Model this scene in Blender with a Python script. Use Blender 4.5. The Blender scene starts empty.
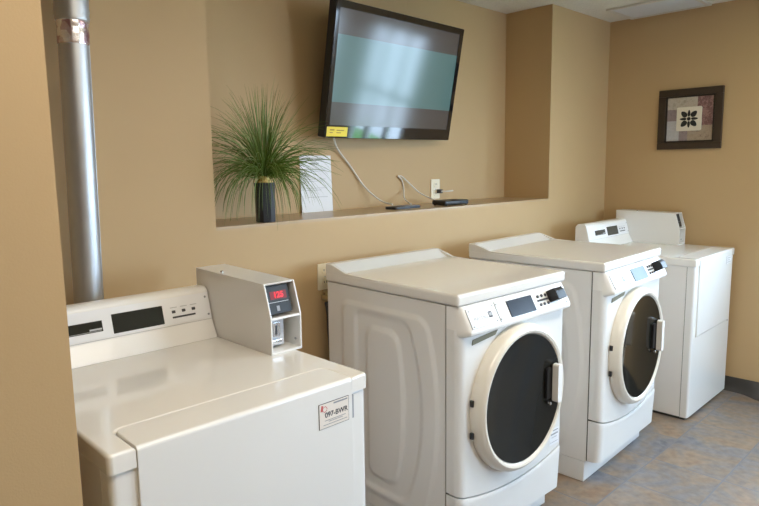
import bpy, bmesh, math, random
from mathutils import Vector, Matrix
random.seed(7)
S = bpy.context.scene
COL = S.collection
PI = math.pi

# ------------------------------------------------------------------ camera
CX, CY, CZ, YAW, PITCH, ROLL, FPX = -0.6402, -2.1728, 1.5084, 0.7725, 0.1382, -0.0142, 628.59
fw = Vector((math.sin(YAW)*math.cos(PITCH), math.cos(YAW)*math.cos(PITCH), -math.sin(PITCH)))
r0 = Vector((math.cos(YAW), -math.sin(YAW), 0)); u0 = r0.cross(fw)
rt = r0*math.cos(ROLL) + u0*math.sin(ROLL); up = -r0*math.sin(ROLL) + u0*math.cos(ROLL)
cd = bpy.data.cameras.new('camera'); cam = bpy.data.objects.new('camera', cd); COL.objects.link(cam)
M = Matrix((rt, up, -fw)).transposed().to_4x4(); M.translation = (CX, CY, CZ)
cam.matrix_world = M
cd.sensor_width = 36; cd.lens = 36*FPX/759; cd.clip_start = .02
S.camera = cam

# ------------------------------------------------------------------ sky, daylight, exposure
wd = bpy.data.worlds.new('world'); S.world = wd; wd.use_nodes = True
wn = wd.node_tree.nodes; wl = wd.node_tree.links
bgn = wn['Background']; bgn.inputs['Color'].default_value = (0.56, 0.765, 1.0, 1); bgn.inputs['Strength'].default_value = 14.0
def portal(name, loc, rot, sx, sy):
    l = bpy.data.lights.new(name, 'AREA'); l.shape = 'RECTANGLE'; l.size = sx; l.size_y = sy; l.cycles.is_portal = True
    o = bpy.data.objects.new(name, l); o.location = loc; o.rotation_euler = rot; COL.objects.link(o)
RW = 3.808            # right wall
FY = -4.6             # front wall behind the camera
WR = (-1.80, -1.12, .90, 2.14)    # first window in right wall: y0, y1, z0, z1
WR2 = (-3.6, -2.2, .90, 2.14)     # second window further along the right wall
WF = (2.3, 3.6, .80, 2.14)        # unseen front-wall window, added to brighten the machine fronts: x0, x1, z0, z1
portal('daylight_portal', (RW+.1, (WR[0]+WR[1])/2, (WR[2]+WR[3])/2), (0, PI/2, 0), WR[3]-WR[2], WR[1]-WR[0])
portal('daylight_portal', (RW+.1, (WR2[0]+WR2[1])/2, (WR2[2]+WR2[3])/2), (0, PI/2, 0), WR2[3]-WR2[2], WR2[1]-WR2[0])
portal('daylight_portal', ((WF[0]+WF[1])/2, FY-.1, (WF[2]+WF[3])/2), (PI/2, 0, 0), WF[1]-WF[0], WF[3]-WF[2])
def lamp(name, loc, w, sx, sy, col):
    l = bpy.data.lights.new(name, 'AREA'); l.shape = 'RECTANGLE'; l.size = sx; l.size_y = sy; l.energy = w; l.color = col
    o = bpy.data.objects.new(name, l); o.location = loc; COL.objects.link(o)
for lx, ly in ((.25, -1.9), (2.2, -1.9)): lamp('ceiling_lamp', (lx, ly, 2.47), 17.5, 1.2, .6, (1, .90, .755))
sl_ = bpy.data.lights.new('sun', 'SUN'); sl_.energy = 2.2; sl_.angle = .02; sl_.color = (1, .96, .9)
so_ = bpy.data.objects.new('sun', sl_); so_.rotation_euler = (math.radians(-25), math.radians(-40), 0); COL.objects.link(so_)   # high sun from behind the building
vs = S.view_settings
vs.view_transform = 'Standard'; vs.look = 'None'; vs.exposure = 0.64; vs.gamma = 1; vs.use_curve_mapping = False
S.cycles.max_bounces = 14; S.cycles.diffuse_bounces = 8; S.cycles.glossy_bounces = 6
S.cycles.use_denoising = True

# ------------------------------------------------------------------ materials
def srgb(r, g, b):
    f = lambda c: (c/255/12.92) if c <= 10 else (((c/255)+.055)/1.055)**2.4
    return (f(r), f(g), f(b), 1)
def mat(name, col, rough=.5, metal=0, spec=.5, coat=0, emit=None, es=0, noise=0, nscale=20, bump=0, bscale=200, trans=0):
    m = bpy.data.materials.new(name); m.use_nodes = True
    nt = m.node_tree; b = nt.nodes['Principled BSDF']
    b.inputs['Base Color'].default_value = col; b.inputs['Roughness'].default_value = rough
    b.inputs['Metallic'].default_value = metal; b.inputs['Specular IOR Level'].default_value = spec
    b.inputs['Coat Weight'].default_value = coat; b.inputs['Coat Roughness'].default_value = .06
    if trans: b.inputs['Transmission Weight'].default_value = trans
    if emit: b.inputs['Emission Color'].default_value = emit; b.inputs['Emission Strength'].default_value = es
    if noise or bump:
        tc = nt.nodes.new('ShaderNodeTexCoord')
    if noise:
        n = nt.nodes.new('ShaderNodeTexNoise'); n.inputs['Scale'].default_value = nscale; n.inputs['Detail'].default_value = 4
        nt.links.new(tc.outputs['Object'], n.inputs['Vector'])
        mx = nt.nodes.new('ShaderNodeMix'); mx.data_type = 'RGBA'
        mx.inputs[6].default_value = tuple(c*(1-noise) for c in col[:3])+(1,); mx.inputs[7].default_value = tuple(min(1, c*(1+noise)) for c in col[:3])+(1,)
        nt.links.new(n.outputs['Fac'], mx.inputs[0]); nt.links.new(mx.outputs[2], b.inputs['Base Color'])
    if bump:
        n2 = nt.nodes.new('ShaderNodeTexNoise'); n2.inputs['Scale'].default_value = bscale; n2.inputs['Detail'].default_value = 3
        nt.links.new(tc.outputs['Object'], n2.inputs['Vector'])
        bp = nt.nodes.new('ShaderNodeBump'); bp.inputs['Strength'].default_value = bump; bp.inputs['Distance'].default_value = .004
        nt.links.new(n2.outputs['Fac'], bp.inputs['Height']); nt.links.new(bp.outputs['Normal'], b.inputs['Normal'])
    return m
WALL = (.51, .352, .182, 1)
m_wall = mat('wall_paint', WALL, .62, spec=.35, noise=.03, nscale=3, bump=.05, bscale=260)
m_ledge = mat('ledge_paint', (.47, .33, .18, 1), .3, spec=.5, noise=.04, nscale=6)
m_ceil = mat('ceiling_tile', (.68, .65, .58, 1), .95, noise=.10, nscale=60, bump=.8, bscale=70)
m_tbar = mat('ceiling_grid', (.62, .60, .55, 1), .5)
m_panel = mat('ceiling_panel', (.62, .65, .68, 1), .5, noise=.02, nscale=12)
m_white = mat('white_enamel', (.79, .785, .77, 1), .28, coat=.35)
m_top = mat('white_enamel_top', (.82, .805, .775, 1), .2, coat=.6)
m_side = mat('white_painted_steel', (.80, .785, .765, 1), .36, coat=.1)
m_plast = mat('white_plastic', (.86, .85, .83, 1), .3, coat=.2)
m_ring = mat('cream_plastic', (.80, .75, .66, 1), .3, coat=.3)
m_silver = mat('silver_white_panel', (.86, .87, .90, 1), .3, coat=.2)
m_plate = mat('name_plate_white', (.82, .83, .86, 1), .35)
m_grey = mat('grey_print', (.30, .31, .34, 1), .5)
m_lgrey = mat('pale_grey_print', (.52, .53, .55, 1), .5)
m_black = mat('black_plastic', (.012, .012, .014, 1), .42)
m_dark = mat('dark_display', (.022, .024, .022, 1), .12, coat=.5)
m_lcd = mat('lcd_display', (.02, .024, .036, 1), .25, spec=.2)
m_lcdlight = mat('lcd_display_pale', (.13, .18, .21, 1), .35, spec=.15)  # paler even colour for the second washer's display
m_glass = mat('door_glass', (.012, .012, .010, 1), .08, spec=.2)
m_gap = mat('shadow_gap', (.05, .048, .045, 1), .8)
m_chrome = mat('chrome', (.75, .75, .76, 1), .18, metal=1)
m_zinc = mat('zinc_plate', (.62, .63, .65, 1), .45, metal=.4)
m_steel = mat('steel', (.55, .56, .57, 1), .3, metal=1)
m_olive = mat('grip_recess', (.20, .185, .12, 1), .5)
m_red = mat('red_led', (.3, .005, .006, 1), .4, emit=(1, .015, .03, 1), es=1.0)
m_ledwin = mat('led_window', (.06, .003, .004, 1), .4, emit=(1, .02, .03, 1), es=.12)
m_label = mat('label_paper', (.80, .74, .68, 1), .5)
m_redp = mat('red_print', (.55, .10, .10, 1), .5)
m_ink = mat('ink', (.06, .06, .07, 1), .6)
m_paper = mat('paper', (.84, .85, .88, 1), .8)
m_bezel = mat('gloss_black_bezel', (.008, .009, .011, 1), .06, coat=.6)
m_tvback = mat('tv_back', (.012, .012, .013, 1), .5)
m_bar = mat('screen_letterbox', (.02, .02, .02, 1), .13, spec=.8,  emit=srgb(84, 80, 78), es=.36)
m_teal = mat('screen_picture', (.02, .025, .025, 1), .13, spec=.8,  emit=srgb(96, 136, 136), es=.37)
m_yellow = mat('yellow_sticker', (.85, .66, .02, 1), .4)
m_amber = mat('amber_print', (.38, .22, .01, 1), .5)
m_cable = mat('cable_white', (.72, .69, .62, 1), .4)
m_duct = mat('galvanised_duct', (.50, .51, .52, 1), .42, metal=.85, noise=.12, nscale=9)
m_outlet = mat('ivory_plastic', (.80, .72, .54, 1), .35)
m_vase = mat('vase_charcoal', (.022, .025, .032, 1), .42)
m_gold = mat('vase_gold_rim', (.62, .46, .17, 1), .35, metal=.6)
m_leaf = mat('grass_blade', (.12, .205, .03, 1), .5, noise=.55, nscale=9)
m_leaf2 = mat('grass_blade_pale', (.22, .28, .08, 1), .55, noise=.35, nscale=9)
m_frame = mat('dark_wood_frame', (.045, .028, .017, 1), .35, noise=.3, nscale=30)
m_framein = mat('frame_inner_lip', (.02, .014, .010, 1), .4)
m_tile = mat('cream_tile', (.72, .66, .54, 1), .6, noise=.05, nscale=30)
m_motif = mat('black_motif', (.012, .012, .012, 1), .6)
m_base = mat('vinyl_cove_base', (.05, .044, .038, 1), .5)
m_hose = mat('dark_hose', (.05, .052, .055, 1), .5)
m_brass = mat('brass_fitting', (.55, .45, .25, 1), .4, metal=.7)
m_winframe = mat('window_frame_white', (.8, .8, .78, 1), .4)
m_lawn = mat('lawn', (.09, .22, .04, 1), .9, noise=.4, nscale=3)
m_pave = mat('pavement', (.50, .49, .48, 1), .9, noise=.1, nscale=2)

def foil_mat():
    m = mat('foil_tape', (.75, .72, .70, 1), .25, metal=.75)
    nt = m.node_tree; b = nt.nodes['Principled BSDF']; tc = nt.nodes.new('ShaderNodeTexCoord')
    v = nt.nodes.new('ShaderNodeTexVoronoi'); v.inputs['Scale'].default_value = 45
    nt.links.new(tc.outputs['Object'], v.inputs['Vector'])
    cr = nt.nodes.new('ShaderNodeValToRGB'); e = cr.color_ramp.elements
    e[0].position = 0; e[0].color = (.85, .82, .80, 1); e[1].position = 1; e[1].color = (.55, .42, .43, 1)
    x = cr.color_ramp.elements.new(.9); x.color = (.42, .22, .26, 1); y = cr.color_ramp.elements.new(.55); y.color = (.80, .74, .73, 1)
    sep = nt.nodes.new('ShaderNodeSeparateColor'); nt.links.new(v.outputs['Color'], sep.inputs[0])
    nt.links.new(sep.outputs[0], cr.inputs['Fac']); nt.links.new(cr.outputs['Color'], b.inputs['Base Color'])
    bp = nt.nodes.new('ShaderNodeBump'); bp.inputs['Strength'].default_value = .9; bp.inputs['Distance'].default_value = .01
    nt.links.new(sep.outputs[1], bp.inputs['Height']); nt.links.new(bp.outputs['Normal'], b.inputs['Normal'])
    return m
m_foil = foil_mat()

def mottled(name, cols, scale, scale2, rough=.7):
    m = mat(name, cols[0], rough); nt = m.node_tree; b = nt.nodes['Principled BSDF']
    tc = nt.nodes.new('ShaderNodeTexCoord'); n = nt.nodes.new('ShaderNodeTexNoise'); n.inputs['Scale'].default_value = scale
    n.inputs['Detail'].default_value = 6; n.inputs['Roughness'].default_value = .7
    nt.links.new(tc.outputs['Object'], n.inputs['Vector'])
    cr = nt.nodes.new('ShaderNodeValToRGB'); els = cr.color_ramp.elements
    k = len(cols)
    els[0].position = .3; els[0].color = cols[0]; els[1].position = .7; els[1].color = cols[-1]
    for i in range(1, k-1):
        e = els.new(.3+.4*i/(k-1)); e.color = cols[i]
    nt.links.new(n.outputs['Fac'], cr.inputs['Fac']); nt.links.new(cr.outputs['Color'], b.inputs['Base Color'])
    return m
m_pa = mottled('patch_beige', [(.38, .32, .24, 1), (.50, .44, .36, 1), (.30, .26, .20, 1)], 30, 1)
m_pb = mottled('patch_maroon', [(.20, .09, .08, 1), (.33, .20, .18, 1), (.14, .06, .06, 1), (.30, .24, .2, 1)], 55, 1)
m_pc = mottled('patch_mauve', [(.20, .15, .15, 1), (.28, .22, .22, 1), (.15, .12, .12, 1)], 30, 1)
m_pd = mottled('patch_pale_grey', [(.52, .50, .50, 1), (.42, .41, .42, 1), (.55, .54, .55, 1)], 30, 1)
m_pe = mottled('patch_brown', [(.26, .19, .13, 1), (.38, .30, .22, 1), (.20, .14, .10, 1)], 45, 1)

def floor_mat():
    m = bpy.data.materials.new('slate_vinyl_tile'); m.use_nodes = True
    nt = m.node_tree; N = nt.nodes; L = nt.links; b = N['Principled BSDF']
    tc = N.new('ShaderNodeTexCoord'); mp = N.new('ShaderNodeMapping'); mp.inputs['Location'].default_value = (-2.48+.318*20, .963+.327*20, 0)
    L.new(tc.outputs['Object'], mp.inputs['Vector'])
    br = N.new('ShaderNodeTexBrick'); br.offset = 0; br.squash = 1
    br.inputs['Scale'].default_value = 1; br.inputs['Brick Width'].default_value = .318; br.inputs['Row Height'].default_value = .327
    br.inputs['Mortar Size'].default_value = .004; br.inputs['Mortar Smooth'].default_value = .3
    br.inputs['Color1'].default_value = (0, 0, 0, 1); br.inputs['Color2'].default_value = (1, 1, 1, 1); br.inputs['Mortar'].default_value = (.5, .5, .5, 1)
    L.new(mp.outputs['Vector'], br.inputs['Vector'])
    # every tile shifts the slate pattern
    add = N.new('ShaderNodeVectorMath'); add.operation = 'MULTIPLY_ADD'
    add.inputs[1].default_value = (3.7, 5.1, 2.3); L.new(br.outputs['Color'], add.inputs[0]); L.new(tc.outputs['Object'], add.inputs[2])
    n1 = N.new('ShaderNodeTexNoise'); n1.inputs['Scale'].default_value = 3.6; n1.inputs['Detail'].default_value = 7; n1.inputs['Roughness'].default_value = .62; n1.inputs['Distortion'].default_value = .8
    L.new(add.outputs[0], n1.inputs['Vector'])
    cr = N.new('ShaderNodeValToRGB'); e = cr.color_ramp.elements
    e[0].position = .32; e[0].color = (.115, .118, .14, 1); e[1].position = .74; e[1].color = (.22, .13, .075, 1)
    for pos, c in ((.41, (.18, .17, .175, 1)), (.49, (.205, .17, .145, 1)), (.58, (.25, .18, .125, 1))):
        x = e.new(pos); x.color = c
    L.new(n1.outputs['Fac'], cr.inputs['Fac'])
    n2 = N.new('ShaderNodeTexNoise'); n2.inputs['Scale'].default_value = 28; n2.inputs['Detail'].default_value = 5
    L.new(add.outputs[0], n2.inputs['Vector'])
    mx = N.new('ShaderNodeMix'); mx.data_type = 'RGBA'; mx.blend_type = 'OVERLAY'; mx.inputs[0].default_value = .6
    L.new(cr.outputs['Color'], mx.inputs[6]); L.new(n2.outputs['Color'], mx.inputs[7])
    bw = N.new('ShaderNodeRGBToBW'); L.new(n2.outputs['Color'], bw.inputs[0]); L.new(bw.outputs[0], mx.inputs[7])
    mx2 = N.new('ShaderNodeMix'); mx2.data_type = 'RGBA'; mx2.inputs[7].default_value = (.155, .155, .17, 1)
    L.new(br.outputs['Fac'], mx2.inputs[0]); L.new(mx.outputs[2], mx2.inputs[6]); L.new(mx2.outputs[2], b.inputs['Base Color'])
    b.inputs['Roughness'].default_value = .42
    bp = N.new('ShaderNodeBump'); bp.inputs['Strength'].default_value = .25; bp.inputs['Distance'].default_value = .003
    sub = N.new('ShaderNodeMath'); sub.operation = 'SUBTRACT'; L.new(n2.outputs['Fac'], sub.inputs[0]); L.new(br.outputs['Fac'], sub.inputs[1])
    L.new(sub.outputs[0], bp.inputs['Height']); L.new(bp.outputs['Normal'], b.inputs['Normal'])
    return m
m_floor = floor_mat()

# ------------------------------------------------------------------ mesh helpers
def merge(dst, src, matrix=None, mi=None):
    if matrix is not None: bmesh.ops.transform(src, matrix=matrix, verts=src.verts)
    if mi is not None:
        for f in src.faces: f.material_index = mi
    me = bpy.data.meshes.new('tmp'); src.to_mesh(me); src.free(); dst.from_mesh(me); bpy.data.meshes.remove(me)
    return dst
def bevel(bm, w, seg=3, edges=None):
    if w > 0: bmesh.ops.bevel(bm, geom=list(edges or bm.edges), offset=w, segments=seg, profile=.5, affect='EDGES', clamp_overlap=True)
    return bm
def box(x0, x1, y0, y1, z0, z1, bev=0, seg=3):
    bm = bmesh.new(); bmesh.ops.create_cube(bm, size=1)
    bmesh.ops.transform(bm, matrix=Matrix.Translation(((x0+x1)/2, (y0+y1)/2, (z0+z1)/2)) @ Matrix.Diagonal((x1-x0, y1-y0, z1-z0, 1)), verts=bm.verts)
    return bevel(bm, bev, seg)
def prism(pts, axis, a0, a1, bev=0, seg=3):
    """closed 2D outline swept along an axis; outline is (y,z) for x, (x,z) for y, (x,y) for z"""
    bm = bmesh.new()
    mk = {'x': lambda p, a: (a, p[0], p[1]), 'y': lambda p, a: (p[0], a, p[1]), 'z': lambda p, a: (p[0], p[1], a)}[axis]
    A = [bm.verts.new(mk(p, a0)) for p in pts]; B = [bm.verts.new(mk(p, a1)) for p in pts]
    n = len(pts); bm.faces.new(A); bm.faces.new(B[::-1])
    for i in range(n): bm.faces.new((A[i], A[(i+1) % n], B[(i+1) % n], B[i]))
    bmesh.ops.recalc_face_normals(bm, faces=bm.faces)
    return bevel(bm, bev, seg)
def rrect(x0, x1, y0, y1, r, n=6):
    P = []
    for cx, cy, a in ((x1-r, y1-r, 0), (x0+r, y1-r, 90), (x0+r, y0+r, 180), (x1-r, y0+r, 270)):
        for i in range(n+1):
            t = math.radians(a+90*i/n); P.append((cx+r*math.cos(t), cy+r*math.sin(t)))
    return P
def sheet(us, vs, front, back):
    """closed solid between two (u,v) grids"""
    bm = bmesh.new(); nu, nv = len(us), len(vs)
    F = [[bm.verts.new(front(u, v)) for v in vs] for u in us]; B = [[bm.verts.new(back(u, v)) for v in vs] for u in us]
    for i in range(nu-1):
        for j in range(nv-1):
            bm.faces.new((F[i][j], F[i+1][j], F[i+1][j+1], F[i][j+1])); bm.faces.new((B[i][j], B[i][j+1], B[i+1][j+1], B[i+1][j]))
    for i in range(nu-1):
        bm.faces.new((F[i][0], B[i][0], B[i+1][0], F[i+1][0])); bm.faces.new((F[i][-1], F[i+1][-1], B[i+1][-1], B[i][-1]))
    for j in range(nv-1):
        bm.faces.new((F[0][j], F[0][j+1], B[0][j+1], B[0][j])); bm.faces.new((F[-1][j], B[-1][j], B[-1][j+1], F[-1][j+1]))
    bmesh.ops.recalc_face_normals(bm, faces=bm.faces)
    return bm
def lathe(prof, n=48, axis='z', closed=True):
    """profile of (radius, height)"""
    bm = bmesh.new(); R = []
    for r, h in prof:
        if r < 1e-6: R.append([bm.verts.new((0, 0, h))])
        else: R.append([bm.verts.new((r*math.cos(2*PI*i/n), r*math.sin(2*PI*i/n), h)) for i in range(n)])
    for a, b in zip(R, R[1:]):
        for i in range(n):
            j = (i+1) % n
            q = [a[0] if len(a) == 1 else a[i]] + ([] if len(a) == 1 else [a[j]]) + ([b[0]] if len(b) == 1 else [b[j], b[i]])
            bm.faces.new(q)
    bmesh.ops.recalc_face_normals(bm, faces=bm.faces)
    return bm
def cyl(r, h, n=24, bev=0):
    b = bev
    return lathe([(0, 0), (r, 0), (r, h-b), (r-b, h), (0, h)] if b else [(0, 0), (r, 0), (r, h), (0, h)], n)
def smooth_path(P, n=8):
    P = [Vector(p) for p in P]; out = []
    for i in range(len(P)-1):
        a, b, c, d = P[max(i-1, 0)], P[i], P[i+1], P[min(i+2, len(P)-1)]
        for k in range(n):
            t = k/n
            out.append(.5*((2*b)+(c-a)*t+(2*a-5*b+4*c-d)*t*t+(3*b-a-3*c+d)*t**3))
    out.append(P[-1]); return out
def tube(P, r, n=10, smooth=True):
    P = smooth_path(P) if smooth else [Vector(p) for p in P]
    bm = bmesh.new(); rings = []; ref = Vector((0, 0, 1))
    for i, p in enumerate(P):
        t = (P[min(i+1, len(P)-1)]-P[max(i-1, 0)]).normalized()
        a = t.cross(ref)
        if a.length < .05: a = t.cross(Vector((1, 0, 0)))
        a.normalize(); b = t.cross(a)
        rr = r(i/(len(P)-1)) if callable(r) else r
        rings.append([bm.verts.new(p+a*rr*math.cos(2*PI*k/n)+b*rr*math.sin(2*PI*k/n)) for k in range(n)])
    for A, B in zip(rings, rings[1:]):
        # align rings
        best = min(range(n), key=lambda s: (A[0].co-B[s].co).length); B[:] = B[best:]+B[:best]
        for k in range(n): bm.faces.new((A[k], A[(k+1) % n], B[(k+1) % n], B[k]))
    bm.faces.new(rings[0]); bm.faces.new(rings[-1][::-1])
    bmesh.ops.recalc_face_normals(bm, faces=bm.faces)
    return bm
def text_bm(s, size, depth=.0006, bold=0):
    c = bpy.data.curves.new('t', 'FONT'); c.body = s; c.size = size; c.extrude = depth; c.align_x = 'CENTER'; c.align_y = 'CENTER'; c.offset = bold
    o = bpy.data.objects.new('t', c); COL.objects.link(o)
    dg = bpy.context.evaluated_depsgraph_get(); me = o.evaluated_get(dg).to_mesh()
    bm = bmesh.new(); bm.from_mesh(me); o.evaluated_get(dg).to_mesh_clear()
    bpy.data.objects.remove(o); bpy.data.curves.remove(c)
    return bm
FRONT = Matrix.Rotation(PI/2, 4, 'X')          # text plane turned to face -Y
def T(x, y, z): return Matrix.Translation((x, y, z))
def build(name, bm, mats, parent=None, loc=None, sharp=35):
    me = bpy.data.meshes.new(name); bm.to_mesh(me); bm.free()
    for m in (mats if isinstance(mats, (list, tuple)) else [mats]): me.materials.append(m)
    me.polygons.foreach_set('use_smooth', [True]*len(me.polygons)); me.set_sharp_from_angle(angle=math.radians(sharp))
    o = bpy.data.objects.new(name, me); COL.objects.link(o)
    if name != 'foliage':
        wn_ = o.modifiers.new('weighted_normal', 'WEIGHTED_NORMAL'); wn_.keep_sharp = True; wn_.mode = 'FACE_AREA'
    if parent: o.parent = parent
    if loc: o.location = loc
    return o
def tag(o, label=None, cat=None, group=None, kind=None):
    if label: o['label'] = label
    if cat: o['category'] = cat
    if group: o['group'] = group
    if kind: o['kind'] = kind
    return o
def thing(name, loc, rz, label, cat, group=None):
    o = bpy.data.objects.new(name, None); COL.objects.link(o); o.location = loc; o.rotation_euler = (0, 0, rz); o.empty_display_size = .1
    return tag(o, label, cat, group)
def struct(name, bm, mats, parent=None):
    o = build(name, bm, mats, parent)
    if not parent: o['kind'] = 'structure'
    return o
def copy_tree(o, parent=None):
    c = o.copy(); COL.objects.link(c)
    if parent: c.parent = parent
    for ch in list(o.children): copy_tree(ch, c)
    return c

# ------------------------------------------------------------------ the room
H = 2.496; XA, XB, ZL, DA = .598, 3.025, 1.28, .345
XL = -3.0
struct('floor', box(XL, RW+.12, FY-.12, DA+.12, -.08, 0), m_floor)
cb = box(XL, RW+.12, FY-.12, DA+.12, H, H+.08)
struct('ceiling', cb, m_ceil)
wb = bmesh.new()
for a in ((-1.0, XA, 0, DA+.12, 0, H), (XA, XB, 0, DA+.12, 0, ZL-.012), (XA, XB, DA, DA+.12, ZL-.012, H), (XB, RW, 0, DA+.12, 0, H)): merge(wb, box(*a))
struct('wall_back', wb, m_wall)
struct('trim_1', box(XA, XB, 0, DA, ZL-.012, ZL), m_ledge)
wr = bmesh.new(); y0, y1, z0, z1 = WR; y2, y3 = WR2[:2]
for a in ((y1, DA+.12, 0, H), (FY-.12, y2, 0, H), (y3, y0, 0, H), (y0, y1, 0, z0), (y0, y1, z1, H), (y2, y3, 0, z0), (y2, y3, z1, H)): merge(wr, box(RW, RW+.12, *a))
struct('wall_right', wr, m_wall)
wf = bmesh.new(); x0, x1, z0, z1 = WF
for a in ((XL, x0, FY-.12, FY, 0, H), (x1, RW, FY-.12, FY, 0, H), (x0, x1, FY-.12, FY, 0, z0), (x0, x1, FY-.12, FY, z1, H)): merge(wf, box(*a))
struct('wall_front', wf, m_wall)
wl_ = bmesh.new()
SX, SY = -.307, -1.1
merge(wl_, box(XL, SX, SY, SY+.12, 0, H)); merge(wl_, box(-1.12, -1.0, SY+.12, DA+.12, 0, H)); merge(wl_, box(XL-.12, XL, FY-.12, SY+.12, 0, H))
struct('wall_left', wl_, m_wall)
# windows: frame with sash bars and a pane
def window(n, horiz, a0, a1, z0, z1, at, nbars):
    bm = bmesh.new()
    def b(p0, p1, q0, q1, d0=-.03, d1=.03):
        merge(bm, box(p0, p1, at+d0, at+d1, q0, q1, .004, 2) if horiz else box(at+d0, at+d1, p0, p1, q0, q1, .004, 2))
    w = .05
    b(a0, a1, z0, z0+w); b(a0, a1, z1-w, z1); b(a0, a0+w, z0, z1); b(a1-w, a1, z0, z1)
    for i in range(1, nbars):
        c = a0+(a1-a0)*i/nbars; b(c-.022, c+.022, z0, z1)
    b(a0, a1, (z0+z1)/2-.02, (z0+z1)/2+.02, -.02, .02)
    o = struct('window_%d' % n, bm, m_winframe)
    return o
window(1, False, WR[0], WR[1], WR[2], WR[3], RW+.06, 3)
window(3, False, WR2[0], WR2[1], WR2[2], WR2[3], RW+.06, 4)
window(2, True, WF[0], WF[1], WF[2], WF[3], FY-.06, 4)  # unseen window, added as an extra daylight source for the fronts
struct('ground', box(-40, 60, -60, 40, -.6, -.4), m_pave)
struct('ground_grass', box(RW+.3, 9.7, -9, 6, -.4, -.36), m_lawn)
# ceiling panel in the corner
cp = thing('ceiling_panel', (3.60, -.42, H), 0, 'smooth pale grey rectangular panel set in the ceiling in the corner above the picture', 'ceiling panel')
build('panel', box(-.165, .165, -.235, .235, -.008, 0, .002, 1), m_panel, cp)
fr = bmesh.new()
for a in ((-.19, -.165, -.26, .26), (.165, .19, -.26, .26), (-.165, .165, -.26, -.235), (-.165, .165, .235, .26)): merge(fr, box(a[0], a[1], a[2], a[3], -.012, 0, .002, 1))
build('panel_frame', fr, m_tbar, cp)
# vinyl cove base along the right wall; it has come loose and bulges out beyond the last dryer
ys = [-1.22-.02+0*i for i in ()]
us = [-4.58+i*.04 for i in range(int(4.56/.04)+1)]
def bulge(y): return .065*math.exp(-((y+1.12)/.085)**2)
zs = [0, .01, .03, .06, .085, .095]
def cove(u, z): 
    k = max(0, 1-z/.095)
    return (RW-.006-(.016*max(0, 1-z/.03))-bulge(u)*k**.7, u, z)
us = sorted(set(us+[-1.4+.012*i for i in range(50)]))
struct('baseboard_right', sheet(us, zs, cove, lambda u, z: (RW-.001-bulge(u)*max(0, 1-z/.095)**.7*.9, u, z)), m_base)

# ------------------------------------------------------------------ front-loading washer
W = .686; HW = 1.0626; DW = .736
def corner(x, r, d):
    """set-back of a front with rounded vertical corners"""
    t = min(x, W-x)
    return 0 if t >= r else (d if t <= 0 else d*(1-math.sqrt(max(0, 1-((r-t)/r)**2))))
XS = [0, .001, .004, .008, .014, .022, .032, .044, .06, .085] + [.12+.0223*i for i in range(21)] + [W-.085, W-.06, W-.044, W-.032, W-.022, W-.014, W-.008, W-.004, W-.001, W]
def sstep(a, b, x):
    t = max(0, min(1, (x-a)/(b-a))); return t*t*(3-2*t)
def emboss(y, z):
    """stamped ribs of the side panel: nested arches whose front edge bows out at mid height"""
    def sd(yb, yf, zt, zb, bow):
        dz = (z-.58)/.36
        front = yf + bow*min(1.3, dz*dz)
        d = max(front-y, y-yb, z-zt, zb-z)
        # soften the upper corners
        a, c = max(front+.05-y, y-yb+.05, 0), max(z-zt+.05, zb+.05-z, 0)
        return max(d, math.hypot(a, c)-.05)
    s = lambda d: 1-sstep(-.012, .004, d)
    return -.006*s(sd(.630, .085, .955, .16, .055)) + .007*s(sd(.545, .165, .930, .19, .075)) - .007*s(sd(.478, .262, .872, .24, .05))
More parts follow.
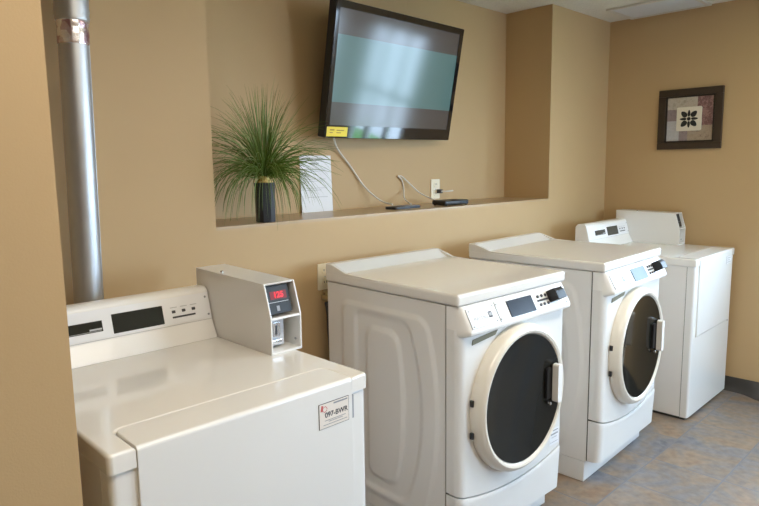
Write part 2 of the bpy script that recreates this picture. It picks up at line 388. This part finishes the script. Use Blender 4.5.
def make_washer(label):
    t = thing('front_load_washer', (0, 0, 0), 0, label, 'washing machine', 'front-loading washers')
    zc0, zc1 = .105, 1.017
    ys_ = [.056+(.724-.056)*i/70 for i in range(71)]; zs_ = [zc0+(zc1-zc0)*i/90 for i in range(91)]
    cab = sheet(ys_, zs_, lambda y, z: (emboss(y, z), y, z), lambda y, z: (W-emboss(y, z), y, z))
    build('cabinet', cab, m_side, t, sharp=60)
    build('seam', box(.004, W-.004, .046, .06, .11, 1.015), m_gap, t)
    build('plinth', box(.001, W-.001, .064, .72, 0, .102, .004, 2), m_white, t)
    # front panel and lower access panel meet in a smiling seam
    smile = lambda x: .264+.05*((x-W/2)/(W/2))**2
    vs_ = [i/16 for i in range(17)]
    R = .034; FB = -.012
    fp = sheet(XS, vs_, lambda x, v: (x, corner(x, R, .03)+FB, smile(x)+.004+(.935-smile(x)-.004)*v), lambda x, v: (x, .05, smile(x)+.004+(.935-smile(x)-.004)*v))
    build('front_panel', fp, m_white, t)
    def lowf(x, v):
        lip = .006*(1-sstep(0, .06, 1-v)) if v > .9 else 0
        return (x, corner(x, R, .03)-.004+.004*sstep(.93, 1, v)+FB*(.25+.75*v), .112+(smile(x)-.003-.112)*v)
    lp = sheet(XS, [i/24 for i in range(25)], lowf, lambda x, v: (x, .05, .112+(smile(x)-.003-.112)*v))
    build('lower_panel', lp, m_white, t)
    # control panel leaning out towards its lower edge
    prof = [(0, .905), (-.012, .908), (-.034, .914), (-.045, .920), (-.048, .928), (-.046, .938), (-.006, 1.010), (0, 1.017)]
    vi = list(range(len(prof)))
    cp_ = build('control_panel', sheet(XS, vi, lambda x, i: (x, corner(x, .028, .049-prof[i][0])+prof[i][0], prof[i][1]), lambda x, i: (x, .05, prof[i][1])), m_plast, t)
    # frame of the leaning face: origin at lower edge
    a0 = Vector((0, -.0475, .938)); a1 = Vector((0, -.0075, 1.010)); upv = (a1-a0).normalized(); nrm = Vector((1, 0, 0)).cross(upv)
    PM = Matrix(((1, 0, 0), tuple(upv), tuple(nrm))).transposed().to_4x4()
    def onp(x, v, off=0): 
        m = PM.copy(); m.translation = a0+Vector((x, 0, 0))+upv*v+nrm*off; return m
    def chip(x0, x1, v0, v1, th=.0012, bev=0): 
        bm = box(x0, x1, v0, v1, -.003, th, bev, 2); return bm
    P0 = onp(0, 0)
    def flat(name, bm, m, par): 
        bmesh.ops.transform(bm, matrix=P0, verts=bm.verts); return build(name, bm, m, par)
    npz = flat('name_plate', chip(.030, .186, .004, .078, .0012), m_lgrey, cp_)
    flat('plate_face', chip(.0315, .1845, .0055, .0765, .0018), m_plate, npz)
    for x, v in ((.042, .012), (.042, .07), (.174, .012), (.174, .07), (.200, .012), (.200, .07)):
        c = cyl(.0042, .0028, 14, .001); bmesh.ops.transform(c, matrix=T(x, v, .001), verts=c.verts); flat('screw', c, m_steel, npz)
    tx = text_bm('MAYTAG', .019, .0003); bmesh.ops.transform(tx, matrix=T(.092, .036, .0022), verts=tx.verts); flat('lettering', tx, m_lgrey, npz)
    lg = box(.138, .158, .030, .052, 0, .0024); tm = text_bm('M', .02, .0004, .0006); bmesh.ops.transform(tm, matrix=T(.148, .041, .0028), verts=tm.verts)
    for f in tm.faces: f.material_index = 1
    merge(lg, tm); flat('emblem', lg, [m_ink, m_lgrey], npz)
    flat('trim_line', chip(.1925, .1940, .002, .08, .0014), m_lgrey, cp_)
    d = flat('display', chip(.262, .422, .008, .072, .0022, .001), m_lcd, cp_)
    bz = bmesh.new()
    for k in range(3):
        for v in (.024, .058): 
            c = cyl(.0062, .004, 14, .001); bmesh.ops.transform(c, matrix=T(.462+.026*k, v, 0), verts=c.verts); flat('button', c, m_ink, cp_)
    flat('selector_slot', chip(.452, .53, .038, .045, .002), m_ink, cp_)
    kb = prism([(.022, -.004), (.070, -.004), (.070, .036), (.056, .044), (.022, .044)], 'x', .528, .592, .004, 2)
    flat('coin_slide', kb, m_black, cp_)
    c = cyl(.004, .003, 12, .001); bmesh.ops.transform(c, matrix=T(.640, .008, 0), verts=c.verts); flat('screw', c, m_steel, cp_)
    c = cyl(.004, .003, 12, .001); bmesh.ops.transform(c, matrix=T(.650, .076, 0), verts=c.verts); flat('screw', c, m_steel, cp_)
    # finger grip under the panel
    build('grip_recess', prism([(.065, .872), (.20, .886), (.215, .903), (.07, .892)], 'y', -.0155, .01, .001, 1), m_olive, t)
    # top with raised rear ledge
    tp = box(-.003, W+.003, -.006, DW, HW-.0436, HW, .011, 4)
    bs = prism([(.615, HW-.004), (.635, HW+.004), (.690, HW+.030), (.700, HW+.034), (DW-.002, HW+.034), (DW, HW+.028), (DW, HW-.02), (.615, HW-.02)], 'x', .002, W-.002, .004, 3)
    merge(tp, bs)
    for x0_, x1_ in ((-.002, .016), (W-.016, W+.002)):
        merge(tp, prism([(.40, HW-.01), (.40, HW-.002), (.60, HW+.004), (.690, HW+.031), (DW-.002, HW+.033), (DW-.002, HW-.01)], 'x', x0_, x1_, .004, 2))
    build('top', tp, m_top, t)
    # door: domed ring, dark glass, handle
    dc = (.334, -.008, .617)
    rg = lathe([(.205, .005), (.277, .002), (.280, .010), (.279, .026), (.275, .042), (.267, .054), (.257, .060), (.248, .057), (.243, .050), (.237, .042), (.205, .042)], 72)
    for v in rg.verts: v.co.y *= 1.035
    bmesh.ops.transform(rg, matrix=T(*dc) @ FRONT, verts=rg.verts)
    dr = build('door', rg, m_ring, t)
    gl = lathe([(0, .026), (.08, .029), (.16, .037), (.21, .046), (.2435, .0525), (.2445, .046), (0, .014)], 72)
    for v in gl.verts: v.co.y *= 1.02
    bmesh.ops.transform(gl, matrix=T(*dc) @ FRONT, verts=gl.verts)
    build('door_glass', gl, m_glass, dr)
    hd = prism(rrect(.518, .548, .554, .712, .010), 'y', -.088, -.06, .006, 3)
    build('handle', hd, m_plast, dr)
    build('handle_pocket', prism(rrect(.488, .522, .568, .698, .010), 'y', -.057, -.045, .003, 2), m_black, dr)
    lk = cyl(.007, .012, 12, .002); bmesh.ops.transform(lk, matrix=T(.500, -.056, .552) @ FRONT, verts=lk.verts); build('latch', lk, m_chrome, dr)
    for z in (.540, .662): build('hinge', box(.051, .061, -.030, -.016, z-.012, z+.012, .002, 2), m_black, dr)
    sk = box(.585, .655, -.0128, -.010, .325, .395)
    st = build('rating_label', sk, m_plate, t)
    ln = bmesh.new()
    for z, x0_, x1_, h in ((.386, .61, .648, .004), (.371, .595, .648, .006), (.357, .60, .64, .002), (.336, .592, .648, .0015)): merge(ln, box(x0_, x1_, -.0133, -.012, z-h/2, z+h/2))
    build('print', ln, m_grey, st)
    return t
w1 = make_washer('white front-load washer with round dark door, beside the dryer carrying a red lit coin meter')
w1.location = (1.0334, -.8363, 0); w1.rotation_euler.z = -.028
w2 = copy_tree(w1); w2['label'] = 'white front-load washer with a pale display, beside the far dryer under the picture'
w2.location = (2.0126, -.887, 0); w2.rotation_euler.z = .0394
for c in w2.children:
    if c.name.startswith('control_panel'):
        for g in c.children:
            if g.name.startswith('display'):
                g.data = g.data.copy(); g.data.materials[0] = m_lcdlight; g['label'] = 'pale display'

# ------------------------------------------------------------------ dryer with a big front door and a coin meter case
HD = .9564; DD = .745
def make_dryer(label):
    t = thing('coin_dryer', (0, 0, 0), 0, label, 'clothes dryer', 'coin-operated dryers')
    build('plinth', box(.012, W-.012, .02, DD-.06, 0, .02), m_gap, t)
    build('cabinet', box(0, W, .047, DD-.03, .016, HD-.044, .003, 2), m_side, t)
    build('seam', box(.003, W-.003, .042, .05, .02, HD-.046), m_gap, t)
    ff = lambda x, z: (x, corner(x, .014, .014), z)
    build('front_panel', sheet(XS, [.016, .02, .3, .6, HD-.05, HD-.044], lambda x, z: (x, corner(x, .014, .014)+(.004 if z < .018 or z > HD-.046 else 0), z), lambda x, z: (x, .044, z)), m_white, t)
    # top, notched for the door
    A, B_, N_ = .055, .631, .112
    out = [(-.003, DD), (W+.003, DD)]
    def arc(cx, cy, r, a0, a1, n=5): return [(cx+r*math.cos(math.radians(a0+(a1-a0)*i/n)), cy+r*math.sin(math.radians(a0+(a1-a0)*i/n))) for i in range(n+1)]
    P = [(-.003, DD)] + arc(.009, .006, .012, 180, 270) + [(A-.0015, -.006)] + arc(A+.0225, N_-.0225, .024, 180, 90) + arc(B_-.0225, N_-.0225, .024, 90, 0) + [(B_+.0015, -.006)] + arc(W-.009, .006, .012, 270, 360) + [(W+.003, DD)]
    tp = prism(P, 'z', HD-.0419, HD, 0)
    es = [e for e in tp.edges if all(abs(v.co.z-HD) < 1e-5 for v in e.verts)]
    bevel(tp, .008, 3, es)
    build('top', tp, m_top, t)
    build('top_gap', box(A-.002, B_+.002, .01, N_+.001, HD-.05, HD-.010), m_lgrey, t)
    # door: front sheet that folds back over the top
    DB = .495
    q = prism(rrect(A, B_, .003, N_, .024, 6), 'z', HD-.012, HD+.0006, 0)
    bevel(q, .003, 3, [e for e in q.edges if all(v.co.z > HD for v in e.verts)])
    dbm = prism([(.03, DB), (-.004, DB), (-.008, DB+.006), (-.008, HD-.008), (-.006, HD-.003), (-.001, HD+.001), (.03, HD+.001), (.03, HD-.02)], 'x', A, B_, .002, 2)
    merge(dbm, q)
    dr = build('door', dbm, m_white, t)
    for z in (.875, .52): build('hinge', box(B_-.001, B_+.009, -.004, .012, z-.032, z+.032, .001, 1), m_grey, dr)
    # rear console
    pr = [(.612, HD), (.640, 1.008), (.643, 1.014), (.668, 1.108), (.676, 1.116), (.690, 1.120), (.725, 1.118), (DD-.003, 1.10), (DD-.003, HD)]
    cn = prism(pr, 'x', .004, .594, .006, 3)
    con = build('console', cn, m_plast, t)
    a0 = Vector((0, .643, 1.016)); a1 = Vector((0, .667, 1.106)); uv = (a1-a0).normalized(); nr = Vector((1, 0, 0)).cross(uv)
    PM = Matrix(((1, 0, 0), tuple(uv), tuple(nr))).transposed().to_4x4(); PM.translation = a0
    def flat(name, bm, m, par):
        bmesh.ops.transform(bm, matrix=PM, verts=bm.verts); return build(name, bm, m, par)
    fc = flat('fascia', box(.012, .592, .003, .088, -.002, .0008), m_silver, con)
    d1 = flat('name_strip', box(.100, .243, .024, .056, -.002, .0016), m_dark, fc)
    flat('print', box(.105, .238, .0262, .0274, 0, .002), m_lgrey, d1); flat('lettering', box(.205, .240, .0295, .0345, 0, .002), m_lgrey, d1)
    flat('seam', box(.006, .592, -.001, .0006, -.002, .0006), m_lgrey, con)
    flat('display', box(.272, .430, .010, .068, -.002, .0018, .0006, 1), m_dark, fc)
    for k in range(3): flat('button', box(.459+.034*k, .471+.034*k, .038, .047, -.002, .0025, .001, 1), m_ink, fc)
    flat('button_slot', box(.459, .537, .022, .0275, -.002, .002), m_ink, fc)
    for k in range(3): flat('print', box(.455+.034*k, .478+.034*k, .055, .0575, 0, .0012), m_lgrey, fc)
    for x, v in ((.580, .074), (.583, .016)):
        c = cyl(.0035, .002, 12, .0008); bmesh.ops.transform(c, matrix=T(x, v, .0005), verts=c.verts); flat('screw', c, m_grey, fc)
    # coin meter case standing on the top
    X0, X1 = .596, .708; TT = .006
    side = [(.307, HD), (.307, 1.066), (.338, 1.167), (DD-.002, 1.174), (DD-.002, HD)]
    cs = bmesh.new()
    merge(cs, prism(side, 'x', X0, X0+TT, .002, 2)); merge(cs, prism(side, 'x', X1-TT, X1, .002, 2))
    merge(cs, prism([(.338, 1.167), (DD-.002, 1.174), (DD-.002, 1.168), (.340, 1.161)], 'x', X0+.001, X1-.001, .001, 1))
    merge(cs, box(X0+.001, X1-.001, .307, DD-.002, HD, HD+.007, .001, 1))
    merge(cs, prism([(.307, 1.061), (.309, 1.068), (.40, 1.058), (.40, 1.051)], 'x', X0+.001, X1-.001, .001, 1))
    merge(cs, box(X0+.001, X1-.001, .40, .41, HD, 1.168)); merge(cs, box(X0+.001, X1-.001, DD-.012, DD-.003, HD, 1.17))
    case = build('coin_meter_case', cs, m_white, t)
    # slanted meter face inside the upper opening
    b0 = Vector((0, .324, 1.068)); b1 = Vector((0, .350, 1.160)); uv = (b1-b0).normalized(); nr = Vector((1, 0, 0)).cross(uv)
    PM2 = Matrix(((1, 0, 0), tuple(uv), tuple(nr))).transposed().to_4x4(); PM2.translation = b0
    def flat2(name, bm, m, par):
        bmesh.ops.transform(bm, matrix=PM2, verts=bm.verts); return build(name, bm, m, par)
    mt = flat2('meter', box(X0+.008, X1-.018, .006, .093, -.03, 0, .002, 2), m_black, case)
    lw = box(X0+.024, X1-.030, .050, .074, -.001, .0008)
    dg = text_bm('125', .024, .0004, .0006); bmesh.ops.transform(dg, matrix=T((X0+X1)/2-.003, .062, .0012), verts=dg.verts)
    for f in dg.faces: f.material_index = 1
    merge(lw, dg); flat2('meter_digits', lw, [m_ledwin, m_red], mt)
    flat2('meter_slot', box(X0+.040, X0+.050, .014, .030, -.001, .001), m_grey, mt)
    flat2('meter_seam', box(X0+.014, X1-.026, .0405, .042, -.001, .0006), m_lgrey, mt)
    co = prism(rrect(X0+.012, X1-.035, .970, 1.050, .004), 'y', .352, .40, .002, 2)
    ch = build('coin_chute', co, m_zinc, case)
    p2 = prism(rrect(X0+.024, X1-.056, 1.000, 1.045, .008), 'y', .338, .354, .003, 2); build('coin_slot_plate', p2, m_chrome, ch)
    build('coin_slot', box(X0+.038, X0+.042, .336, .341, 1.008, 1.036), m_ink, ch)
    build('coin_return', box(X0+.022, X1-.05, .338, .354, .978, .992, .003, 2), m_chrome, ch)
    k = cyl(.005, .006, 16, .001); bmesh.ops.transform(k, matrix=T(X0+.016, .60, 1.171), verts=k.verts); build('case_lock', k, m_chrome, case)
    k = cyl(.004, .003, 12, .001); bmesh.ops.transform(k, matrix=T(X1-TT-.001, .33, .985) @ Matrix.Rotation(-PI/2, 4, 'Y'), verts=k.verts); build('screw', k, m_grey, case)
    return t
d1 = make_dryer('white coin dryer by the silver duct, red digits lit on its coin meter')
d2 = copy_tree(d1)
d1.location = (-.2143, -.9677, 0); d1.rotation_euler.z = -.003
d2.location = (3.083, -.910, 0); d2.rotation_euler.z = .013
d2['label'] = 'white coin dryer against the far right wall, below the framed picture'
door1 = [c for c in d1.children if c.name.startswith('door')][0]
door2 = [c for c in d2.children if c.name.startswith('door')][0]
# the far dryer's meter is unlit
def find(o, n):
    if o.name.split('.')[0] == n: return o
    for c in o.children:
        r = find(c, n)
        if r: return r
md = find(d2, 'meter_digits'); md.data = md.data.copy(); md.data.materials[0] = m_black; md.data.materials[1] = m_ink
# machine label on the first dryer's door
lb = box(.517, .617, -.0092, -.006, .846, .913)
mlab = build('machine_label', lb, m_ink, door1)
build('label_face', box(.5183, .6157, -.0096, -.006, .8473, .9117), m_label, mlab)
tx = text_bm('097-BWR', .019, .0002, .0003); bmesh.ops.transform(tx, matrix=T(.574, -.0099, .880) @ FRONT, verts=tx.verts); build('lettering', tx, m_ink, mlab)
for z, a, b, h in ((.9065, .565, .612, .002), (.866, .535, .605, .0008), (.862, .548, .595, .0008), (.855, .53, .61, .0008)): build('print', box(a, b, -.0099, -.009, z-h, z+h), m_grey, mlab)
em = bmesh.new(); merge(em, prism([(.522, .893), (.529, .893), (.531, .907), (.525, .909)], 'y', -.0099, -.009)); 
for i in range(10):
    a = 2*PI*i/10; merge(em, box(.536+.007*math.cos(a)-.0012, .536+.007*math.cos(a)+.0012, -.0099, -.009, .897+.007*math.sin(a)-.0012, .897+.007*math.sin(a)+.0012))
build('emblem', em, m_redp, mlab)
# pale label on the far dryer's door
l2 = build('machine_label', box(.520, .612, -.0092, -.006, .868, .918), m_lgrey, door2)
build('label_face', box(.5215, .6105, -.0096, -.006, .8695, .9165), m_plate, l2)
for z, a, b in ((.906, .53, .60), (.893, .53, .58), (.880, .53, .605)): build('print', box(a, b, -.0099, -.009, z-.0025, z+.0025), m_lgrey, l2)

# ------------------------------------------------------------------ dryer vent duct
dx, dy = .062, -.10
dt = thing('vent_duct', (dx, dy, .55), 0, 'round galvanised metal vent duct running up the wall behind the left dryer', 'vent duct')
dt.rotation_euler.y = .019
build('lower_pipe', lathe([(.040, 0), (.0435, .004), (.0435, 1.362), (.040, 1.366), (.040, 0)], 40), m_duct, dt)
sm = tube([(.0435*math.cos(-.55), .0435*math.sin(-.55), .01), (.0435*math.cos(-.55), .0435*math.sin(-.55), 1.36)], .0022, 6, False)
build('pipe_seam', sm, m_steel, dt)
fo = []
random.seed(3)
build('foil_tape', lathe([(.043, 1.335)]+[(.0455+random.uniform(-.001, .0015), 1.337+.0085*i) for i in range(9)]+[(.044, 1.418)], 40), m_foil, dt)
build('upper_pipe', lathe([(.045, 1.404), (.0485, 1.406), (.050, 1.416), (.0485, 1.426), (.0505, 1.436), (.049, 1.446), (.049, H-.552), (.045, H-.552)], 40), m_duct, dt)

# ------------------------------------------------------------------ television
tvM = T(1.3105, .20, 1.6444) @ Matrix.Rotation(.0653, 4, 'Z') @ Matrix.Rotation(.1827, 4, 'X') @ Matrix.Rotation(-.0082, 4, 'Y')
tv = thing('television', (0, 0, 0), 0, 'black flat-screen television tilted forward on the alcove wall, showing a letterboxed picture', 'television')
tv.matrix_world = tvM
TW, TH = 1.0119, .6304
def ring(x0, x1, z0, z1, X0, X1, Z0, Z1, ya, yb):
    bm = bmesh.new()
    for a in ((x0, x1, z0, Z0), (x0, x1, Z1, z1), (x0, X0, Z0, Z1), (X1, x1, Z0, Z1)): merge(bm, box(a[0], a[1], ya, yb, a[2], a[3]))
    return bm
bz = prism(rrect(0, TW, 0, TH, .008), 'y', 0, .045, .004, 3); build('casing', bz, m_tvback, tv)
build('bezel', ring(.002, TW-.002, .002, TH-.002, .026, TW-.034, .062, TH-.034, -.004, .002), m_bezel, tv)
X0, X1, Z0, Z1 = .026, TW-.034, .062, TH-.034
sc = bmesh.new()
za, zb = .171, .481
for a, b, i in ((Z0, za, 0), (za, zb, 1), (zb, Z1, 0)):
    merge(sc, box(X0, X1, -.0015, .001, a, b), None, i)
build('screen', sc, [m_bar, m_teal], tv)
sk = build('sticker', box(.010, .150, -.0052, -.003, .008, .054), m_yellow, tv)
for x, z, w, h in ((.03, .036, .03, .006), (.03, .024, .02, .004), (.075, .036, .05, .004), (.075, .024, .03, .004)): build('print', box(x, x+w, -.0058, -.005, z, z+h), m_amber, sk)
build('back_housing', box(.2, TW-.2, .043, .062, .1, .46, .008, 2), m_tvback, tv)
build('wall_bracket', box(.44, .60, .05, .082, .16, .26, .004, 2), m_tvback, tv)

# ------------------------------------------------------------------ plant in its vase on the ledge
VX, VY = .862, .052
pl = thing('potted_grass', (VX, VY, ZL), 0, 'bushy green grass plant in a black faceted vase on the alcove ledge', 'potted plant')
vb = lathe([(0, 0), (.039, 0), (.041, .003), (.0435, .156), (.044, .163), (.041, .165), (.030, .165), (.030, .14), (0, .14)], 8)
build('vase', vb, m_vase, pl, sharp=20)
build('vase_rim', lathe([(.029, .158), (.0385, .1655), (.0385, .169), (.029, .170), (.026, .176), (.028, .192), (.023, .192), (.022, .158)], 24), m_gold, pl)
def blades(n, seed, lmin, lmax, spread, w):
    rd = random.Random(seed); bm = bmesh.new()
    for i in range(n):
        az = rd.uniform(0, 2*PI); th = rd.random()**.8*spread; L = rd.uniform(lmin, lmax)
        p = Vector((.014*math.cos(az)*rd.random(), .014*math.sin(az)*rd.random(), .172+rd.uniform(0, .02)))
        d = Vector((math.sin(th)*math.cos(az), math.sin(th)*math.sin(az), math.cos(th)))
        k = rd.uniform(.06, .46)*(0.25+th); seg = 9; st = L/seg; prev = None; tw = rd.uniform(0, PI)
        for s in range(seg+1):
            side = d.cross(Vector((math.cos(tw), math.sin(tw), .2))); 
            if side.length < 1e-3: side = Vector((1, 0, 0))
            side.normalize(); ww = w*(1-s/seg)**.6*(.6+.4*min(1, s/2))+.0002
            q = Vector(p)
            q.x = max(q.x, XA-VX+.006+.01*(s/seg)); q.y = min(q.y, DA-VY-.012); q.z = max(q.z, .02 if q.y > -VY-.005 else q.z)
            c = (bm.verts.new(q-side*ww), bm.verts.new(q+side*ww))
            if prev: bm.faces.new((prev[0], prev[1], c[1], c[0]))
            prev = c
            p = p+d*st; d = (d+Vector((rd.uniform(-.03, .03), rd.uniform(-.03, .03), -k))).normalized()
    return bm
build('foliage', merge(merge(merge(blades(330, 5, .25, .40, 1.0, .0016), blades(200, 9, .16, .30, 1.2, .0016)), blades(120, 11, .26, .42, 1.15, .0014), None, 1), blades(60, 14, .3, .40, .45, .0013)), [m_leaf, m_leaf2], pl)

# ------------------------------------------------------------------ things on the ledge and on the walls
ppr = thing('paper_notice', (1.368, DA-.012, ZL), 0, 'white paper notice leaning on the alcove wall beside the plant', 'paper')
pb = box(-.1, .1, -.0012, 0, 0, .283); bmesh.ops.transform(pb, matrix=Matrix.Rotation(-.035, 4, 'X'), verts=pb.verts); build('sheet', pb, m_paper, ppr)
tb = bmesh.new()
merge(tb, box(-.035, .02, -.0018, -.001, .238, .248))
for z, a, b in ((.215, -.05, .06), (.205, -.03, .05), (.165, -.07, .06), (.155, -.07, .04), (.120, -.07, .065), (.110, -.07, .03), (.075, -.06, .07)): merge(tb, box(a, b, -.0018, -.001, z-.0012, z+.0012))
bmesh.ops.transform(tb, matrix=Matrix.Rotation(-.035, 4, 'X'), verts=tb.verts); build('print', tb, m_lgrey, ppr)

bx = thing('cable_box', (2.16, .115, ZL), -.1, 'black streaming box at the foot of the alcove outlet', 'media box')
build('body', box(-.095, .095, -.055, .055, .004, .030, .008, 3), m_black, bx)
build('front_window', box(.02, .085, -.0562, -.05, .010, .022), m_lcd, bx)
for x in (-.08, .08):
    for y in (-.045, .045): 
        c = cyl(.006, .006, 12); bmesh.ops.transform(c, matrix=T(x, y, 0), verts=c.verts); build('foot', c, m_black, bx)
rm = thing('media_receiver', (1.80, .145, ZL), .05, 'small flat dark device lying on the ledge under the loop of cable', 'media device')
build('body', prism(rrect(-.105, .105, -.042, .042, .016), 'z', 0, .013, .004, 2), m_black, rm)
build('top_plate', prism(rrect(-.02, .100, -.036, .036, .012), 'z', .012, .0145, .001, 1), m_grey, rm)

def outlet(name, x, y, zc, label, w=.078, h=.118):
    o = thing(name, (x, y, zc), 0, label, 'wall outlet')
    build('plate', prism(rrect(-w/2, w/2, -h/2, h/2, .005), 'y', -.006, 0, .002, 2), m_outlet, o)
    for s in (-1, 1):
        r = build('receptacle', prism(rrect(-.017, .017, s*.027-.014, s*.027+.014, .010), 'y', -.009, -.004, .001, 1), m_outlet, o)
        sl = bmesh.new()
        for a in (-.007, .007): merge(sl, box(a-.0015, a+.0015, -.0095, -.008, s*.027-.002, s*.027+.008))
        build('slot', sl, m_ink, r)
    c = cyl(.003, .002, 10); bmesh.ops.transform(c, matrix=T(0, -.006, 0) @ FRONT, verts=c.verts); build('screw', c, m_steel, o)
    return o
outlet('wall_outlet', 2.292, DA, 1.362, 'ivory wall outlet in the alcove above the black streaming box')
outlet('wall_outlet', 1.127, 0, 1.018, 'ivory wall outlet low on the wall behind the first washer\'s back corner')
pg = thing('power_adapter', (2.310, DA-.010, 1.348), 0, 'white plug sticking out of the alcove outlet', 'plug')
build('plug_body', box(-.012, .012, -.03, 0, -.012, .012, .003, 2), m_ink, pg)
build('prong_stick', tube([(0, -.028, 0), (.03, -.05, .0), (.075, -.055, .002)], .0045, 8), m_cable, pg)

# ray through a pixel was used only to measure; these are plain room coordinates
ca = tube([(1.425, .262, 1.655), (1.50, .322, 1.597), (1.604, .335, 1.500), (1.690, .325, 1.395), (1.755, .27, 1.320), (1.775, .20, 1.300)], .0048, 10)
tag(build('television_cable', ca, m_cable), 'white cable hanging from the television down to the flat device on the ledge', 'cable')
cb_ = tube([(1.88, .16, 1.298), (1.955, .28, 1.320), (2.005, .335, 1.380), (1.990, .335, 1.425), (1.962, .335, 1.446), (1.985, .330, 1.445), (2.035, .325, 1.410), (2.10, .30, 1.350), (2.135, .24, 1.315), (2.14, .180, 1.296)], .0038, 10)
tag(build('loop_cable', cb_, m_cable), 'thin white cable looping up the alcove wall to the black streaming box', 'cable')

# hoses behind the first washer
def hose(pts, r, m, name, label, cat, rib=False):
    f = (lambda t: r*(1+.10*math.sin(t*260))) if rib else r
    return tag(build(name, tube(pts, f, 12), m), label, cat)
hose([(1.125, -.055, .60), (1.118, -.05, .75), (1.116, -.045, .87), (1.120, -.03, .905)], .016, m_hose, 'drain_hose', 'dark grey hose running down the wall behind the first washer', 'hose')
vt = thing('water_valve', (1.120, 0, .925), 0, 'small brass water valve under the low wall outlet behind the washer', 'valve')
c = cyl(.014, .05, 16, .002); bmesh.ops.transform(c, matrix=FRONT, verts=c.verts); build('valve_body', c, m_brass, vt)
c = cyl(.010, .03, 16, .002); bmesh.ops.transform(c, matrix=T(0, -.03, 0), verts=c.verts); build('valve_stem', c, m_brass, vt)
build('valve_handle', box(-.022, .022, -.037, -.023, .028, .036, .003, 2), m_brass, vt)

# framed picture on the right wall
pc = thing('framed_picture', (RW, -.578, 1.786), 0, 'square dark-framed flower tile picture on the far right wall', 'picture')
def fbox(y0, y1, z0, z1, d0, d1, bev=0): return box(-d1, -d0, y0, y1, z0, z1, bev, 2)
hw, hh, iw, ih = .202, .197, .155, .152
fm = bmesh.new()
for a in ((-hw, hw, -hh, -ih), (-hw, hw, ih, hh), (-hw, -iw, -ih, ih), (iw, hw, -ih, ih)): merge(fm, fbox(*a, .0, .024, .003))
build('frame', fm, m_frame, pc)
lp = bmesh.new()
for a in ((-iw, iw, -ih, -ih+.010), (-iw, iw, ih-.010, ih), (-iw, -iw+.010, -ih, ih), (iw-.010, iw, -ih, ih)): merge(lp, fbox(*a, .0, .017))
build('inner_lip', lp, m_framein, pc)
ar = bmesh.new()
# seen from the room +y is the left of the picture
for a, i in (((-.045, iw-.01, .065, ih-.01), 0), ((-iw+.01, -.045, -.045, ih-.01), 1), ((.085, iw-.01, -.01, .065), 2), ((.065, iw-.01, -ih+.01, -.01), 3), ((.01, .065, -ih+.01, -.01), 2), ((-iw+.01, .01, -ih+.01, -.045), 4), ((-.045, .085, -.045, .065), 2)):
    merge(ar, fbox(*a, .0, .010), None, i)
art = build('artwork', ar, [m_pa, m_pb, m_pc, m_pd, m_pe], pc)
tl = prism(rrect(-.076, .082, -.078, .078, .010), 'x', -.017, -.009, .002, 2); tile = build('tile', tl, m_tile, art)
mo = bmesh.new()
def leaf(ang, r0, r1, wd):
    c, s = math.cos(ang), math.sin(ang); P = []
    for i in range(12):
        t = 2*PI*i/12; a = (r0+r1)/2+(r1-r0)/2*math.cos(t); b = wd*math.sin(t)*(1-.25*math.cos(t))
        P.append((a*c-b*s+.003, a*s+b*c))
    return prism(P, 'x', -.0178, -.016)
for k in range(4):
    merge(mo, leaf(PI/4+k*PI/2, .020, .068, .0165)); merge(mo, leaf(k*PI/2, .014, .058, .0085))
merge(mo, prism([(.003+.012*math.cos(2*PI*i/12), .012*math.sin(2*PI*i/12)) for i in range(12)], 'x', -.0178, -.016))
build('flower_motif', mo, m_motif, tile)
